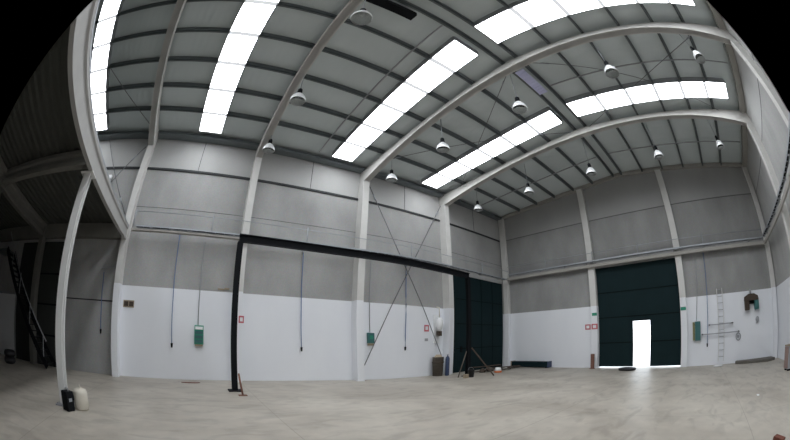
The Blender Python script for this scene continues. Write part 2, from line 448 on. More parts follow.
# gable posts
def gpost(y, label, cw=.18, d=.22):
    m = MB().prism([(y - cw, 0), (y + cw, 0), (y + cw, roof_z(y + cw) - .2), (y - cw, roof_z(y - cw) - .2)], 'x', G - d, G)
    return tag(m.build('gable_column', 'col', bevel=.015), label, 'column', 'columns on the far gable wall')
gpost(5.69, 'pale gable column at the left edge of the big dark green door')
gpost(.72, 'pale gable column at the right edge of the big dark green door')
gpost(11.44, 'pale gable column in the far left corner of the hall')
gpost(-5.52, 'pale gable column in the far right corner of the hall')

# ---- doors
def big_door():
    x0, x1 = G + .02, G + .10
    mh0, mh1, mz = 2.63, 3.60, 2.20
    m = MB().box(x0, x1, D0, mh0, .075, DZ).box(x0, x1, mh1, D1, .075, DZ).box(x0, x1, mh0, mh1, mz, DZ)
    d = struct('door_1', m, 'green')
    r = MB()
    for z in (1.22, 2.44, 3.66):
        for a, b in ((D0, mh0), (mh1, D1)) if z < mz else ((D0, D1),):
            r.box(x0 - .012, x0 - .001, a, b, z - .025, z + .025)
    each(r, 'panel_seam', 'greenl', d)
    fr = MB().box(x0 - .03, x0, mh0 - .05, mh0, .075, mz + .05).box(x0 - .03, x0, mh1, mh1 + .05, .075, mz + .05).box(x0 - .03, x0, mh0, mh1, mz, mz + .05)
    fr.build('wicket_frame', 'greenl', d)
    # wicket leaf swung outwards
    lf = MB().box(G + .12, G + 1.02, mh0 - .04, mh0 - .0, .08, mz - .01)
    L_ = lf.build('wicket_leaf', 'green', d)
    MB().box(G + .85, G + .95, mh0, mh0 + .06, 1.0, 1.05).build('handle', 'galv', L_)
big_door()
def side_door():
    y0 = WL + .02
    m = MB().box(11.52, 15.84, y0, y0 + .08, .0, 4.82)
    d = struct('door_2', m, 'green')
    r = MB()
    for z in (1.2, 2.4, 3.6): r.box(11.8, 15.8, y0 - .012, y0 - .001, z - .02, z + .02)
    for x in (12.8, 13.8, 14.8): r.box(x - .02, x + .02, y0 - .012, y0 - .001, .05, 4.8)
    each(r, 'panel_seam', 'greenl', d)
    MB().box(12.1, 12.2, y0 - .06, y0, 1.0, 1.3).build('handle', 'black', d)
side_door()

# ================================================================== LEDGES AND CABLE TRAYS ALONG THE WALLS
def ledge(pts, label, group):
    t = tag(MB().box(*pts).build('wall_ledge', 'ledge', bevel=.01), label, 'ledge', group)
LG = 'ledges along the walls'
ledge((-2.95, 10.9, WL - .62, WL - PW, 4.83, 4.90), 'beige ledge on the left wall above the painted white part', LG)
ledge((G - .38, G - .23, -5.25, 11.2, 4.95, 5.10), 'beige ledge across the far gable right over the green door', LG)
ledge((8.3, 15.6, WR + PW, WR + PW + .14, 4.95, 5.08), 'grey ledge along the right wall near the far corner', LG)

def tray(a, b, wd, label, gr='cable trays along the walls', side=Vector((0, 1, 0))):
    """ladder tray: two rails, rungs, wall brackets"""
    a, b = Vector(a), Vector(b); d = (b - a); L = d.length; d.normalize()
    t = thing('cable_tray', label, 'cable tray', a, 0, gr)
    t['_w'] = 1
    for o_ in (0, wd):
        MB().beam(a + side * o_, b + side * o_, .02, .06).build('rail', 'galv', t)
    m = MB(); q = .3
    while q < L: m.beam(a + d * q, a + d * q + side * wd, .03, .03); q += .35
    each(m, 'rung', 'galv', t)
    m = MB(); q = .6
    while q < L:
        p = a + d * q
        m.beam(p + Vector((0, 0, -.06)), p + side * (wd + .02) + Vector((0, 0, -.06)), .05, .04); q += 1.6
    each(m, 'bracket', 'grey', t)
    cb = MB()
    for o_, r in ((.06, .018), (.12, .022), (.18, .015)):
        cb.tube([a + d * (L * i / 8) + side * o_ + Vector((0, 0, .02 + .008 * (i % 2))) for i in range(9)], r, 6)
    cb.build('cables', 'black', t)
    return t
tray((-2.75, WL - .65, 4.98), (10.9, WL - .65, 4.98), .2, 'galvanised cable tray above the ledge of the left wall')
tray((10.95, WL - .65, 4.98), (G - .5, WL - .65, 4.98), .2, 'galvanised cable tray over the green door of the left wall')
tray((G - .48, 11.0, 5.24), (G - .48, -5.2, 5.24), .2, 'galvanised cable tray running across the far gable wall', side=Vector((1, 0, 0)))
tray((2.0, WR + .65, 5.28), (G - .5, WR + .65, 5.28), .2, 'galvanised cable tray running along the right wall', side=Vector((0, -1, 0)))

def lifeline(pts, posts, label):
    t = thing('stretched_wire', label, 'wire', pts[0], 0, 'wires stretched above the cable trays'); t['_w'] = 1
    MB().tube(pts, .014, 6).build('wire', 'galv', t)
    m = MB()
    for a, b in posts: m.tube([a, b], .02, 6)
    each(m, 'post', 'galv', t)
y_ = WL - .50
lifeline([(-2.95, y_, 5.55), (1.3, y_, 5.55), (6.36, y_, 5.50), (10.9, y_, 5.5), (15.9, y_, 5.5)],
         [((x, y_, 5.0), (x, y_, 5.62)) for x in (-2.9, .2, 3.9, 8.7, 13.4)], 'thin wire on short posts above the tray of the left wall')
x_ = G - .36
lifeline([(x_, 11.1, 5.72), (x_, 5.7, 5.68), (x_, .7, 5.68), (x_, -5.2, 5.62)],
         [((x_, y, 5.11), (x_, y, 5.78)) for y in (8.4, 5.5, 2.9, -.9)], 'thin wire on short posts above the tray of the far gable')

# ================================================================== MEZZANINE ON THE LEFT
mz = thing('mezzanine', 'dark steel decked mezzanine filling the left end of the hall', 'mezzanine', (-10, 3, 4.6)); mz['_w'] = 1
# ribbed deck, the ribs run across the hall
prof = []; x = BK + .1
while x < -3.45:
    prof += [(x, 5.14), (x + .10, 5.14), (x + .14, 5.20), (x + .26, 5.20)]; x += .30
prof += [(-3.36, 5.20), (-3.36, 5.32), (BK + .1, 5.32)]
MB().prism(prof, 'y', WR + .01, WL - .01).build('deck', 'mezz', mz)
def ibeam(axis, c, a0, a1, z0, z1, wd, tw=.10, fl=.10):
    pr_ = [(c - wd / 2, z0), (c + wd / 2, z0), (c + wd / 2, z0 + fl), (c + tw / 2, z0 + fl * 1.5), (c + tw / 2, z1 - fl * 1.5), (c + wd / 2, z1 - fl), (c + wd / 2, z1),
           (c - wd / 2, z1), (c - wd / 2, z1 - fl), (c - tw / 2, z1 - fl * 1.5), (c - tw / 2, z0 + fl * 1.5), (c - wd / 2, z0 + fl)]
    if axis == 'x': return MB().prism(pr_, 'x', a0, a1)
    return MB().prism(pr_, 'y', a0, a1)
eb = ibeam('y', -3.17, WR + .45, WL - .44, 4.54, 5.00, .13, .05, .07)
eb.build('edge_beam', 'edge', mz)
MB().box(-3.36, -3.10, WR + .45, WL - .44, 5.00, 5.035).build('edge_cover', 'galv', mz)
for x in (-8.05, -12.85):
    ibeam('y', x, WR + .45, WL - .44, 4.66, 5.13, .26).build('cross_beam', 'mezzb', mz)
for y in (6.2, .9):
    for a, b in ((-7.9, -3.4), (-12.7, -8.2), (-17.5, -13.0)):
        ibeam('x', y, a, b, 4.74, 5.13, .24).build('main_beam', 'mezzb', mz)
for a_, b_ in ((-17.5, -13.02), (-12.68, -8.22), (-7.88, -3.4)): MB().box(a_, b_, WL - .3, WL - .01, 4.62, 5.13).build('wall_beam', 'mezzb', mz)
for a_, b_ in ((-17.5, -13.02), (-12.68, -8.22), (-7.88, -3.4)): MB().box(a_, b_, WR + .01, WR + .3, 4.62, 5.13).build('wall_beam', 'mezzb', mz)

def post(x, y, h, label, m='post', gr='posts under the mezzanine'):
    t = thing('steel_post', label, 'post', (x, y, 0), 0, gr)
    w_ = .105
    MB().box(-w_, w_, -w_, -w_ + .03, .03, h - .02).box(-w_, w_, w_ - .03, w_, .03, h - .02).box(-.025, .025, -w_ + .03, w_ - .03, .03, h - .02).build('shaft', m, t)
    b = MB().box(-.22, .22, -.22, .22, 0, .03)
    for sx in (-1, 1):
        for sy in (-1, 1): b.lathe([(.022, .03), (.022, .06)], sx * .17, sy * .17, 0, 6)
    b.build('base_plate', 'grey', t)
    MB().box(-.2, .2, -.2, .2, h - .02, h).build('cap_plate', m, t)
    return t
post(-3.29, 6.2, 4.54, 'white steel post carrying the mezzanine edge, black box at its foot')
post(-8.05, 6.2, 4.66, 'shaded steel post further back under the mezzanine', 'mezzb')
post(-3.22, .9, 4.52, 'white steel post under the mezzanine edge, closest to the camera')
# stair and stored things in the gloom
st = thing('steel_stair', 'dark steel stair rising along the left wall under the mezzanine', 'stair', (-8.6, WL - .8, 0)); st['_w'] = 1
A0, A1 = Vector((-6.3, WL - .95, 0.0)), Vector((-10.2, WL - .95, 4.0))
for dy in (-.45, .45):
    MB().beam(A0 + Vector((0, dy, .12)), A1 + Vector((0, dy, .0)), .05, .2).build('stringer', 'black', st)
m = MB()
for i in range(1, 20):
    p = A0.lerp(A1, i / 20.0); m.box(p.x - .13, p.x + .13, p.y - .425, p.y + .425, p.z, p.z + .03)
each(m, 'tread', 'black', st)
m = MB().tube([A0 + Vector((0, -.45, .95)), A1 + Vector((0, -.45, .62))], .025, 8)
for i in (1, 6, 11, 16):
    p = A0.lerp(A1, i / 20.0) + Vector((0, -.45, 0)); m.tube([p, p + Vector((0, 0, .9))], .02, 6)
m.build('handrail', 'grey', st)
MB().box(-11.4, -10.2, WL - 1.45, WL - .45, 3.9, 4.0).build('landing', 'purlin', st)
pb = thing('partition_board', 'pale partition board standing against the wall in the gloom', 'board', (-11.6, WL - .2, 0)); pb['_w'] = 1
MB().box(-13.0, -9.9, WL - .14, WL - .06, .0, 2.45).build('panel', 'white', pb)
MB().box(-13.0, -9.9, WL - .16, WL - .04, 2.45, 2.52).build('top_rail', 'grey', pb)
def tyre(x, y, z, lab, tilt=0):
    pr_ = []
    for i in range(13):
        a = 2 * PI * i / 12; pr_.append((.30 + .11 * math.cos(a), .11 * math.sin(a)))
    o = MB().lathe(pr_, seg=28, caps=False).build('tyre', 'rubber'); o.location = (x, y, z); o.rotation_euler = (tilt, 0, .3)
    tag(o, lab, 'tyre', 'tyres in the gloom by the left edge')
tyre(-8.9, 9.9, .11, 'black tyre lying at the bottom of the dim pile')
tyre(-8.93, 9.93, .33, 'black tyre lying on top of the dim pile')

# things at the foot of the white post
bx = thing('tool_case', 'black box standing against the foot of the white post', 'case', (-2.99, 5.83, 0), math.radians(-28))
MB().box(-.13, .13, -.12, .12, 0, .36).build('body', 'black', bx, bevel=.015)
MB().tube([(-.07, 0, .36), (-.06, 0, .41), (.06, 0, .41), (.07, 0, .36)], .012, 6).build('handle', 'grey', bx)
MB().box(.131, .136, -.05, .05, .18, .24).build('latch', 'galv', bx)
cn = thing('plastic_canister', 'cream plastic canister with a dark cap beside the black box', 'canister', (-2.72, 6.12, 0), math.radians(-62))
b_ = MB().lathe([(.0, 0), (.17, .0), (.19, .04), (.19, .30), (.17, .37), (.08, .40), (.0, .40)], seg=20, caps=False)
b_.build('body', 'cream', cn)
MB().tube([(-.02, -.19, .21), (-.02, -.215, .21)], .055, 12).build('cap', 'black', cn)
MB().tube([(-.07, 0, .39), (-.06, 0, .45), (.06, 0, .45), (.07, 0, .39)], .014, 6).build('handle', 'cream', cn)

# ================================================================== BLACK RUNWAY BEAM ON TWO POSTS
P1, P2 = Vector((1.12, 9.42, 0)), Vector((10.80, 9.95, 0))
dirb = (P2 - P1).normalized(); nb = Vector((-dirb.y, dirb.x, 0))
rb = thing('runway_beam', 'long black runway beam carried by two black posts along the left wall', 'beam', P1); rb['_w'] = 1
def bar(a, b, wd, ht): return MB().beam(a, b, wd, ht)
zt = 4.36
m = bar(P1 + Vector((-.05, 0, zt - .10)), P2 + Vector((.1, 0, zt - .10)), .15, .025)
m.beam(P1 + Vector((-.05, 0, zt + .11)), P2 + Vector((.1, 0, zt + .11)), .15, .025)
m.beam(P1 + Vector((-.05, 0, zt)), P2 + Vector((.1, 0, zt)), .02, .21)
m.build('girder', 'black', rb)
for P in (P1, P2):
    m = MB().box(P.x - .085, P.x + .085, P.y - .085, P.y - .06, .03, zt - .115).box(P.x - .085, P.x + .085, P.y + .06, P.y + .085, .03, zt - .115).box(P.x - .012, P.x + .012, P.y - .06, P.y + .06, .03, zt - .115)
    pp = m.build('post', 'black', rb)
    MB().box(P.x - .2, P.x + .2, P.y - .2, P.y + .2, 0, .03).build('base_plate', 'black', pp).location = (0, 0, 0)
# splice plates and hangers
m = MB()
for q in (.33, .66):
    p = P1.lerp(P2, q); m.box(p.x - .16, p.x + .16, p.y - .02, p.y + .02, zt - .09, zt + .1)
each(m, 'splice_plate', 'black', rb)
# small rusty stand by the near post
rs = thing('rusty_prop', 'short rusty prop on a small foot plate in front of the near black post', 'prop', (1.24, 8.62, 0))
MB().box(-.12, .12, -.08, .08, 0, .02).build('foot_plate', 'rust', rs)
MB().tube([(0, 0, .02), (-.06, .25, .55)], .03, 8).build('strut', 'rust', rs)

# ================================================================== BRACING
def rod(a, b, label, gr, r=.016):
    t = thing('bracing_rod', label, 'rod', a, 0, gr); t['_w'] = 1
    a, b = Vector(a), Vector(b); d = (b - a).normalized(); mid = a.lerp(b, .5)
    MB().tube([a, b], r, 6).build('rod', 'cable', t)
    MB().tube([a + d * .5, a + d * .75], r * 1.9, 8).build('turnbuckle', 'galv', t)
y_ = WL - .2
rod((6.62, y_, 8.25), (10.78, y_ , .62), 'thin bracing rod of the wall cross falling towards the green side door', 'wall bracing rods', .017)
rod((10.78, y_ - .05, 8.25), (6.62, y_ - .05, .62), 'thin bracing rod of the wall cross rising towards the green side door', 'wall bracing rods', .017)
y_ = WL - .25
rod((-3.46, y_, 5.5), (-5.75, y_, 8.85), 'short bracing rod high on the wall beside the mezzanine edge', 'wall bracing rods')
rod((-3.46, y_ - .05, 8.3), (-5.6, y_ - .05, 5.3), 'second short bracing rod crossing above the mezzanine edge', 'wall bracing rods')
def zr(y): return roof_z(y) - .30
RG = 'roof bracing cables'
def rf(x0, y0, x1, y1, lab): rod((x0, y0, zr(y0)), (x1, y1, zr(y1)), lab, RG, .012)
rf(6.52, 3.5, 10.84, 10.0, 'roof cable from the ridge down to the left eave near the far gable')
rf(6.52, 10.2, 10.84, 3.6, 'roof cable from the left eave up to the ridge near the far gable')
rf(6.52, 2.8, 10.84, -3.9, 'roof cable from the ridge down to the right eave near the far gable')
rf(6.52, -4.0, 10.84, 2.7, 'roof cable from the right eave up to the ridge near the far gable')
rf(-3.31, 10.9, -7.95, 3.5, 'roof cable above the mezzanine starting at the left eave')

# thin conduits under the roof
def conduit(x, y0, y1, label):
    pts = [(x, y0 + (y1 - y0) * i / 10, roof_z(y0 + (y1 - y0) * i / 10) - .215) for i in range(11)]
    o = MB().tube(pts, .028, 6).build('conduit', 'grey'); tag(o, label, 'conduit', 'conduits under the roof')
conduit(3.86, 10.9, 3.5, 'thin grey conduit on the left roof slope left of the middle skylight')
conduit(13.4, 2.8, -5.2, 'thin grey conduit on the right roof slope beside the far gable')
conduit(13.4, 10.9, 3.5, 'thin grey conduit on the left roof slope beside the far gable')
conduit(8.0, 2.8, -5.2, 'thin grey conduit on the right roof slope before the far skylight')

# ridge fittings
o = MB().box(1.63, 3.02, 3.50, 3.76, 9.22, 9.40).build('cable_duct', 'black', bevel=.01); tag(o, 'black duct hanging beside the ridge at the top of the photo', 'duct')
o = MB()
for x in range(10): o.box(6.62 + x * .14, 6.62 + x * .14 + .125, 3.0, 3.32, 9.27 , 9.30)
o = o.build('ridge_liner', 'violet'); tag(o, 'pale violet liner strip between the ridge purlins', 'liner')

# ================================================================== HIGH BAY LAMPS
def lamp(loc, label):
    t = thing('high_bay_lamp', label, 'lamp', loc, 0, 'high bay lamps hanging from the roof')
    # origin: bottom rim of the reflector
    out = [(.225, 0), (.23, .02), (.215, .09), (.18, .17), (.13, .24), (.075, .29)]
    inn = [(r - .012, z) for r, z in reversed(out)]
    MB().lathe(out + inn, seg=28, caps=False).build('reflector', 'alu', t)
    MB().lathe([(.0, .29), (.075, .29), (.08, .33), (.07, .47), (.04, .51), (0, .54)], seg=18, caps=False).build('ballast_housing', 'black', t)
    MB().lathe([(.0, .10), (.05, .12), (.06, .18), (.035, .28), (0, .29)], seg=14, caps=False).build('bulb', 'white', t)
    MB().lathe([(.0, .012), (.212, .012), (.212, .018), (0, .018)], seg=28, caps=False).build('cover', 'glass', t)
    return t
def glassm():
    m, t, b = nt('clear_cover'); b.inputs['Base Color'].default_value = (.9, .93, .93, 1); b.inputs['Roughness'].default_value = .15
    b.inputs['Transmission Weight'].default_value = 1.0; b.inputs['IOR'].default_value = 1.1
    return m
M_['glass'] = glassm()
LZ = 7.86
spots = [(1.60, 9.98, 'on the near frame, closest to the left wall'), (1.60, 7.02, 'on the near frame, second from the left wall'),
         (1.60, 3.60, 'under the ridge at the top edge of the photo'),
         (6.74, 9.93, 'in the middle row, closest to the left wall'), (6.74, 6.87, 'in the middle row, second from the left wall'),
         (6.74, 3.58, 'in the middle row, under the ridge'), (6.74, .33, 'in the middle row, second from the right wall'),
         (6.74, -3.15, 'in the middle row, closest to the right wall'),
         (11.85, 9.86, 'in the far row, closest to the left wall'), (11.85, 6.73, 'in the far row, second from the left wall'),
         (11.85, 3.52, 'in the far row, under the ridge'), (11.85, .24, 'in the far row, second from the right wall'),
         (11.85, -3.18, 'in the far row, closest to the right wall')]
L0 = None
for x, y, d_ in spots:
    lab = 'round high bay lamp ' + d_
    if L0 is None: L0 = lamp((x, y, LZ), lab); t = L0
    else: t = dup(L0, (x, y, LZ), lab)
for t in [o for o in C.objects if o.type == 'EMPTY' and o.name.startswith('high_bay_lamp')]:
    x, y, z = t.location
    top = (low_z(1 - abs(y - YC) / (WL - PW - YC)) if x < 2 else roof_z(y) - .0) - z
    MB().tube([(0, 0, .54), (0, 0, top)], .012, 6).build('suspension_rod', 'galv', t)
o = MB().box(-4.9, -4.72, WL - .16, WL - .001, 6.92, 7.12).build('wall_floodlight', 'white', bevel=.02); tag(o, 'small white floodlight high on the wall by the mezzanine', 'floodlight')

# ================================================================== THINGS ON THE LEFT WALL
def hose(top, bot, label, axis='y', off=.0):
    t = thing('air_hose', label, 'hose', bot, 0, 'blue hoses hanging on the walls'); t['_w'] = 1
    top, bot = Vector(top), Vector(bot)
    pts = [top.lerp(bot, i / 10) + Vector((.004 * math.sin(i * 1.3), 0, 0)) for i in range(11)]
    MB().tube(pts, .016, 6).build('hose', 'blue', t)
    MB().tube([bot + Vector((0, 0, .02)), bot - Vector((0, 0, .13))], .045, 8, .03).build('coupling', 'black', t)
    MB().box(top.x - .05, top.x + .05, top.y - .04, top.y + .04, top.z, top.z + .08).build('valve', 'grey', t)
yw = WL - .07
hose((-1.0, yw, 5.0), (-.95, yw, 1.2), 'blue air hose hanging between the mezzanine and the near black post')
hose((3.95, yw, 4.75), (4.03, yw, 1.23), 'blue air hose hanging right of the near black post')
hose((8.72, yw, 4.75), (8.68, yw, 1.35), 'blue air hose hanging behind the crossed bracing rods')
hose((-4.0, WL - .05, 3.45), (-3.95, WL - .05, 1.5), 'blue air hose hanging on the bare wall under the mezzanine')
hose((G - .07, -.80, 5.0), (G - .07, -.62, .95), 'blue air hose hanging on the gable right of the big door')
a_ = thing('hose_bracket', 'grey bracket arm holding the hose under the mezzanine', 'bracket', (-3.9, WL - .1, 3.45)); a_['_w'] = 1
MB().beam((-4.15, WL - .06, 3.59), (-3.37, WL - .06, 3.68), .05, .06).build('arm', 'grey', a_)

def pipe(a, b, label, r=.016):
    o = MB().tube([a, b], r, 6).build('conduit_pipe', 'grey'); tag(o, label, 'pipe', 'grey conduit pipes on the walls')
pipe((0.03, WL - .03, 1.86), (0.03, WL - .03, 4.78), 'grey conduit pipe rising from the four row green board')
pipe((7.03, WL - .03, 1.92), (7.0, WL - .03, 4.78), 'grey conduit pipe rising from the small teal box')
pipe((G - .03, .02, 1.98), (G - .03, -.30, 4.95), 'grey conduit pipe rising from the dark box right of the big door')

def board():
    t = thing('socket_board', 'green socket board with four rows under a conduit pipe', 'socket board', (.07, WL, 1.22)); t['_w'] = 1
    MB().box(-.10, .24, WL - .10, WL - .001, 1.22, 1.86).build('case', 'greenbox', t, bevel=.01)
    for i in range(4):
        MB().box(-.07, .21, WL - .125, WL - .10, 1.27 + .15 * i, 1.37 + .15 * i).build('socket_row', 'white' if i == 3 else 'teal', t)
    MB().box(-.08, .22, WL - .09, WL - .001, 1.16, 1.215).build('drip_tray', 'tan', t)
board()
t = thing('switch_box', 'small teal switch box next to the foot of a bracing rod', 'switch box', (7.05, WL, 1.5)); t['_w'] = 1
MB().box(6.90, 7.20, WL - .11, WL - .001, 1.50, 1.90).build('case', 'teal', t, bevel=.01)
MB().box(6.98, 7.12, WL - .125, WL - .11, 1.66, 1.80).build('switch', 'greenbox', t)
MB().box(6.93, 7.17, WL - .08, WL - .001, 1.40, 1.495).build('gland', 'tan', t)
t = thing('switch_box', 'tall dark box with an olive left side right of the big door', 'switch box', (G, .0, 1.1)); t['_w'] = 1
MB().box(G - .14, G - .001, -.22, .10, 1.12, 1.96).build('case', 'teal', t, bevel=.01)
MB().box(G - .13, G - .001, .105, .24, 1.14, 1.94).build('side_case', 'olive', t, bevel=.01)

def sign_box(x0, x1, y0, y1, z0, z1, m, label, cat='sign', inner=None, axis='y', name='wall_sign', gr='small signs on the walls'):
    t = thing(name, label, cat, ((x0 + x1) / 2, (y0 + y1) / 2, z0), 0, gr); t['_w'] = 1
    MB().box(x0, x1, y0, y1, z0, z1).build('plate', m, t)
    if inner:
        f = .22; dx, dz, dy = (x1 - x0) * f, (z1 - z0) * f, (y1 - y0) * f
        if axis == 'y': MB().box(x0 + dx, x1 - dx, y0 - .006, y0, z0 + dz, z1 - dz).build('symbol', inner, t)
        else: MB().box(x0 - .006, x0, y0 + dy, y1 - dy, z0 + dz, z1 - dz).build('symbol', inner, t)
sign_box(1.50, 1.69, WL - PW - .012, WL - PW - .001, 2.0, 2.24, 'red', 'red and white fire sign half behind the near black post', inner='white')
sign_box(9.72, 9.98, WL - .012, WL - .001, 2.02, 2.30, 'red', 'small red and white fire sign left of the white hopper', inner='white')
sign_box(9.76, 9.94, WL - .012, WL - .001, 1.60, 1.72, 'grey', 'tiny grey plate below the red sign by the white hopper')
sign_box(G - .012, G - .001, 5.98, 6.30, 1.92, 2.18, 'red', 'red outlined sign left of the big door, farther from the door', inner='white', axis='x')
sign_box(G - .235, G - .222, 5.50, 5.84, 1.92, 2.18, 'red', 'red outlined sign on the column left of the big door', inner='white', axis='x')
sign_box(G - .235, G - .222, 5.52, 5.80, 2.58, 2.72, 'greenbox', 'small green exit sign left of the big door')
sign_box(G - .235, G - .222, .58, .88, 2.50, 2.64, 'greenbox', 'small green exit sign right of the big door')
t = thing('vent_plate', 'brown wall plate with two square vents beside the mezzanine column', 'vent', (-2.75, WL, 2.3)); t['_w'] = 1
MB().box(-2.98, -2.52, WL - .03, WL - .001, 2.32, 2.56).build('plate', 'tan', t)
for x in (-2.94, -2.72): MB().box(x, x + .18, WL - .045, WL - .03, 2.36, 2.52).build('grille', 'brown', t)
o = MB().box(0.95, 1.14, WL - .04, WL - .001, 3.14, 3.2).box(.7, .95, WL - .03, WL - .001, 3.12, 3.17).build('metal_clip', 'tan'); tag(o, 'small brownish metal clip just above the white paint line', 'clip')

# white hopper with pipe, bin and blue bottle next to the side door
t = thing('wall_dispenser', 'white wall dispenser with a dark tap left of the green side door', 'dispenser', (10.45, WL - .2, 1.8)); t['_w'] = 1
MB().lathe([(.0, .62), (.09, .62), (.17, .52), (.19, .30), (.15, .12), (.06, .02), (0, .02)], 10.42, WL - .22, 2.0, 18, caps=False).build('tank', 'white', t)
MB().tube([(10.42, WL - .22, 2.6), (10.42, WL - .22, 3.05), (10.42, WL - .05, 3.1)], .025, 8).build('feed_pipe', 'cream', t)
MB().box(10.32, 10.52, WL - .30, WL - .12, 1.82, 2.03).build('tap', 'brown', t, bevel=.01)
MB().box(10.24, 10.60, WL - .06, WL - .001, 1.5, 2.75).build('back_plate', 'white', t)
b = thing('waste_bin', 'brown sheet metal bin standing under the white dispenser', 'bin', (10.3, WL - .33, 0))
MB().lathe([(0, 0), (.23, 0), (.26, .85), (.275, .87), (.245, .87), (.22, .05), (0, .05)], seg=22, caps=False).build('body', 'timber', b)
MB().lathe([(.262, .6), (.27, .6), (.27, .64), (.262, .64)], seg=22, caps=False).build('band', 'brown', b)
MB().lathe([(0, .82), (.12, .98), (.20, .86), (.24, .80), (0, .78)], seg=9, caps=False).build('rubbish', 'tan', b)
b = thing('gas_bottle', 'slim dark blue bottle standing right of the brown bin', 'bottle', (10.62, WL - .62, 0))
MB().lathe([(0, 0), (.09, 0), (.10, .03), (.10, .78), (.07, .86), (.03, .90), (.03, .95), (0, .95)], seg=18, caps=False).build('body', 'bluelab', b)
MB().tube([(-.04, 0, .96), (.04, 0, .96)], .02, 8).build('valve', 'galv', b)

# ================================================================== THINGS ON AND BY THE GABLE WALL
t = thing('long_locker', 'long low dark green box at the foot of the gable wall', 'box', (15.8, 9.6, 0)); t['_w'] = 1
MB().box(G - .45, G - .03, 8.42, 10.86, .04, .33).build('body', 'green', t, bevel=.01)
MB().box(G - .47, G - .02, 8.36, 8.42, .03, .35).build('end_cap', 'bluelab', t)
MB().box(G - .47, G - .02, 10.86, 10.92, .03, .35).build('end_cap', 'tan', t)
each(MB().box(G - .4, G - .1, 8.5, 8.6, 0, .04).box(G - .4, G - .1, 10.7, 10.8, 0, .04), 'skid', 'black', t)
t = thing('door_guard', 'rusty red guard post left of the big green door', 'guard post', (G - .42, 5.72, 0))
MB().box(-.06, .06, -.09, .09, 0, .72).build('post', 'rust', t, bevel=.01)
MB().box(-.1, .1, -.13, .13, 0, .02).build('foot_plate', 'rust', t)
# coiled hose on the floor
pts = []
for i in range(90):
    a = i / 89.0 * 2 * PI * 3.6; r = .44 - .07 * (i / 89.0) * 3; pts.append((15.0 + r * .95 * math.cos(a), 3.62 + r * math.sin(a), .055 + .03 * (i / 89.0)))
tag(MB().tube(pts, .05, 8).build('coiled_hose', 'rubber'), 'black coiled hose on the floor in front of the open wicket', 'hose')
# wall ladder
t = thing('wall_ladder', 'pale wall ladder on the white gable part right of the big door', 'ladder', (G, -1.5, .2)); t['_w'] = 1
for y in (-1.33, -1.67): MB().box(G - .09, G - .06, y - .018, y + .018, .15, 3.3).build('stile', 'post', t)
m = MB(); z = .35
while z < 3.3: m.tube([(G - .075, -1.32, z), (G - .075, -1.68, z)], .014, 6); z += .29
each(m, 'rung', 'grey', t)
m = MB()
for z in (.4, 1.8, 3.0):
    for y in (-1.33, -1.67): m.box(G - .06, G - .001, y - .015, y + .015, z, z + .03)
each(m, 'wall_bracket', 'grey', t)
def hpipe(y0, y1, z, lab):
    t = thing('water_pipe', lab, 'pipe', (G - .14, (y0 + y1) / 2, z), 0, 'short horizontal pipes across the wall ladder'); t['_w'] = 1
    MB().tube([(G - .14, y0, z), (G - .14, y1, z)], .022, 8).build('pipe', 'grey', t)
    m = MB()
    for y in (y0 - .08 if y0 > y1 else y0 + .08, y1 + .08 if y0 > y1 else y1 - .08): m.box(G - .16, G - .001, y - .03, y + .03, z - .03, z + .03)
    each(m, 'pipe_clamp', 'black', t)
hpipe(-.68, -2.3, 1.76, 'upper short grey pipe crossing the wall ladder')
hpipe(-.25, -2.72, 1.37, 'lower longer grey pipe crossing the wall ladder')
t = thing('hose_reel', 'small grey reel at the end of the lower pipe', 'reel', (G - .1, -2.6, 1.0)); t['_w'] = 1
pts = [(G - .10, -2.62 + .16 * math.cos(a / 12 * 2 * PI), 1.15 + .16 * math.sin(a / 12 * 2 * PI)) for a in range(13)]
MB().tube(pts, .025, 6).build('coil', 'grey', t)
MB().box(G - .08, G - .001, -2.68, -2.56, 1.09, 1.21).build('hub', 'grey', t)
# arch shaped dark unit
t = thing('wall_heater', 'dark arch shaped wall unit near the right corner, brown on its left', 'heater', (G, -3.65, 2.3)); t['_w'] = 1
MB().prism([(-3.12, 2.62), (-4.18, 2.62), (-4.12, 2.80), (-3.85, 2.90), (-3.42, 2.90), (-3.15, 2.80)], 'x', G - .3, G - .001).build('hood', 'brown', t)
MB().box(G - .28, G - .001, -3.46, -3.14, 2.22, 2.619).build('left_drum', 'brown', t, bevel=.03)
MB().box(G - .28, G - .001, -4.18, -3.84, 2.22, 2.619).build('right_drum', 'teal', t, bevel=.03)
MB().box(G - .10, G - .001, -3.84, -3.46, 2.48, 2.619).build('back_plate', 'black', t)
MB().tube([(G - .08, -3.62, 2.90), (G - .08, -3.62, 3.12)], .06, 8).build('flue', 'grey', t)
o = MB().lathe([(0, -.03), (.13, -.03), (.13, .03), (.08, .05), (0, .05)], seg=16, caps=False).build('socket', 'grey'); o.location = (G - .06, -4.05, 1.80); o.rotation_euler = (0, -PI / 2, 0)
tag(o, 'small round grey socket below the dark arch shaped unit', 'socket')
# low dark slab laid along the gable foot
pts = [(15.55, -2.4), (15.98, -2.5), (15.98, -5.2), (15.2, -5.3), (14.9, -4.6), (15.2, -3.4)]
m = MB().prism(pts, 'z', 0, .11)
tag(m.build('floor_slab', 'darkslab', bevel=.01), 'low dark slab at the foot of the gable by the right corner', 'mat')
o = MB().lathe([(0, 0), (.26, 0), (.30, .02), (.24, .035), (0, .03)], seg=18, caps=False).build('plaster_dish', 'white'); o.location = (15.35, -1.3, 0)
tag(o, 'flat white dish on the floor under the wall ladder', 'dish')
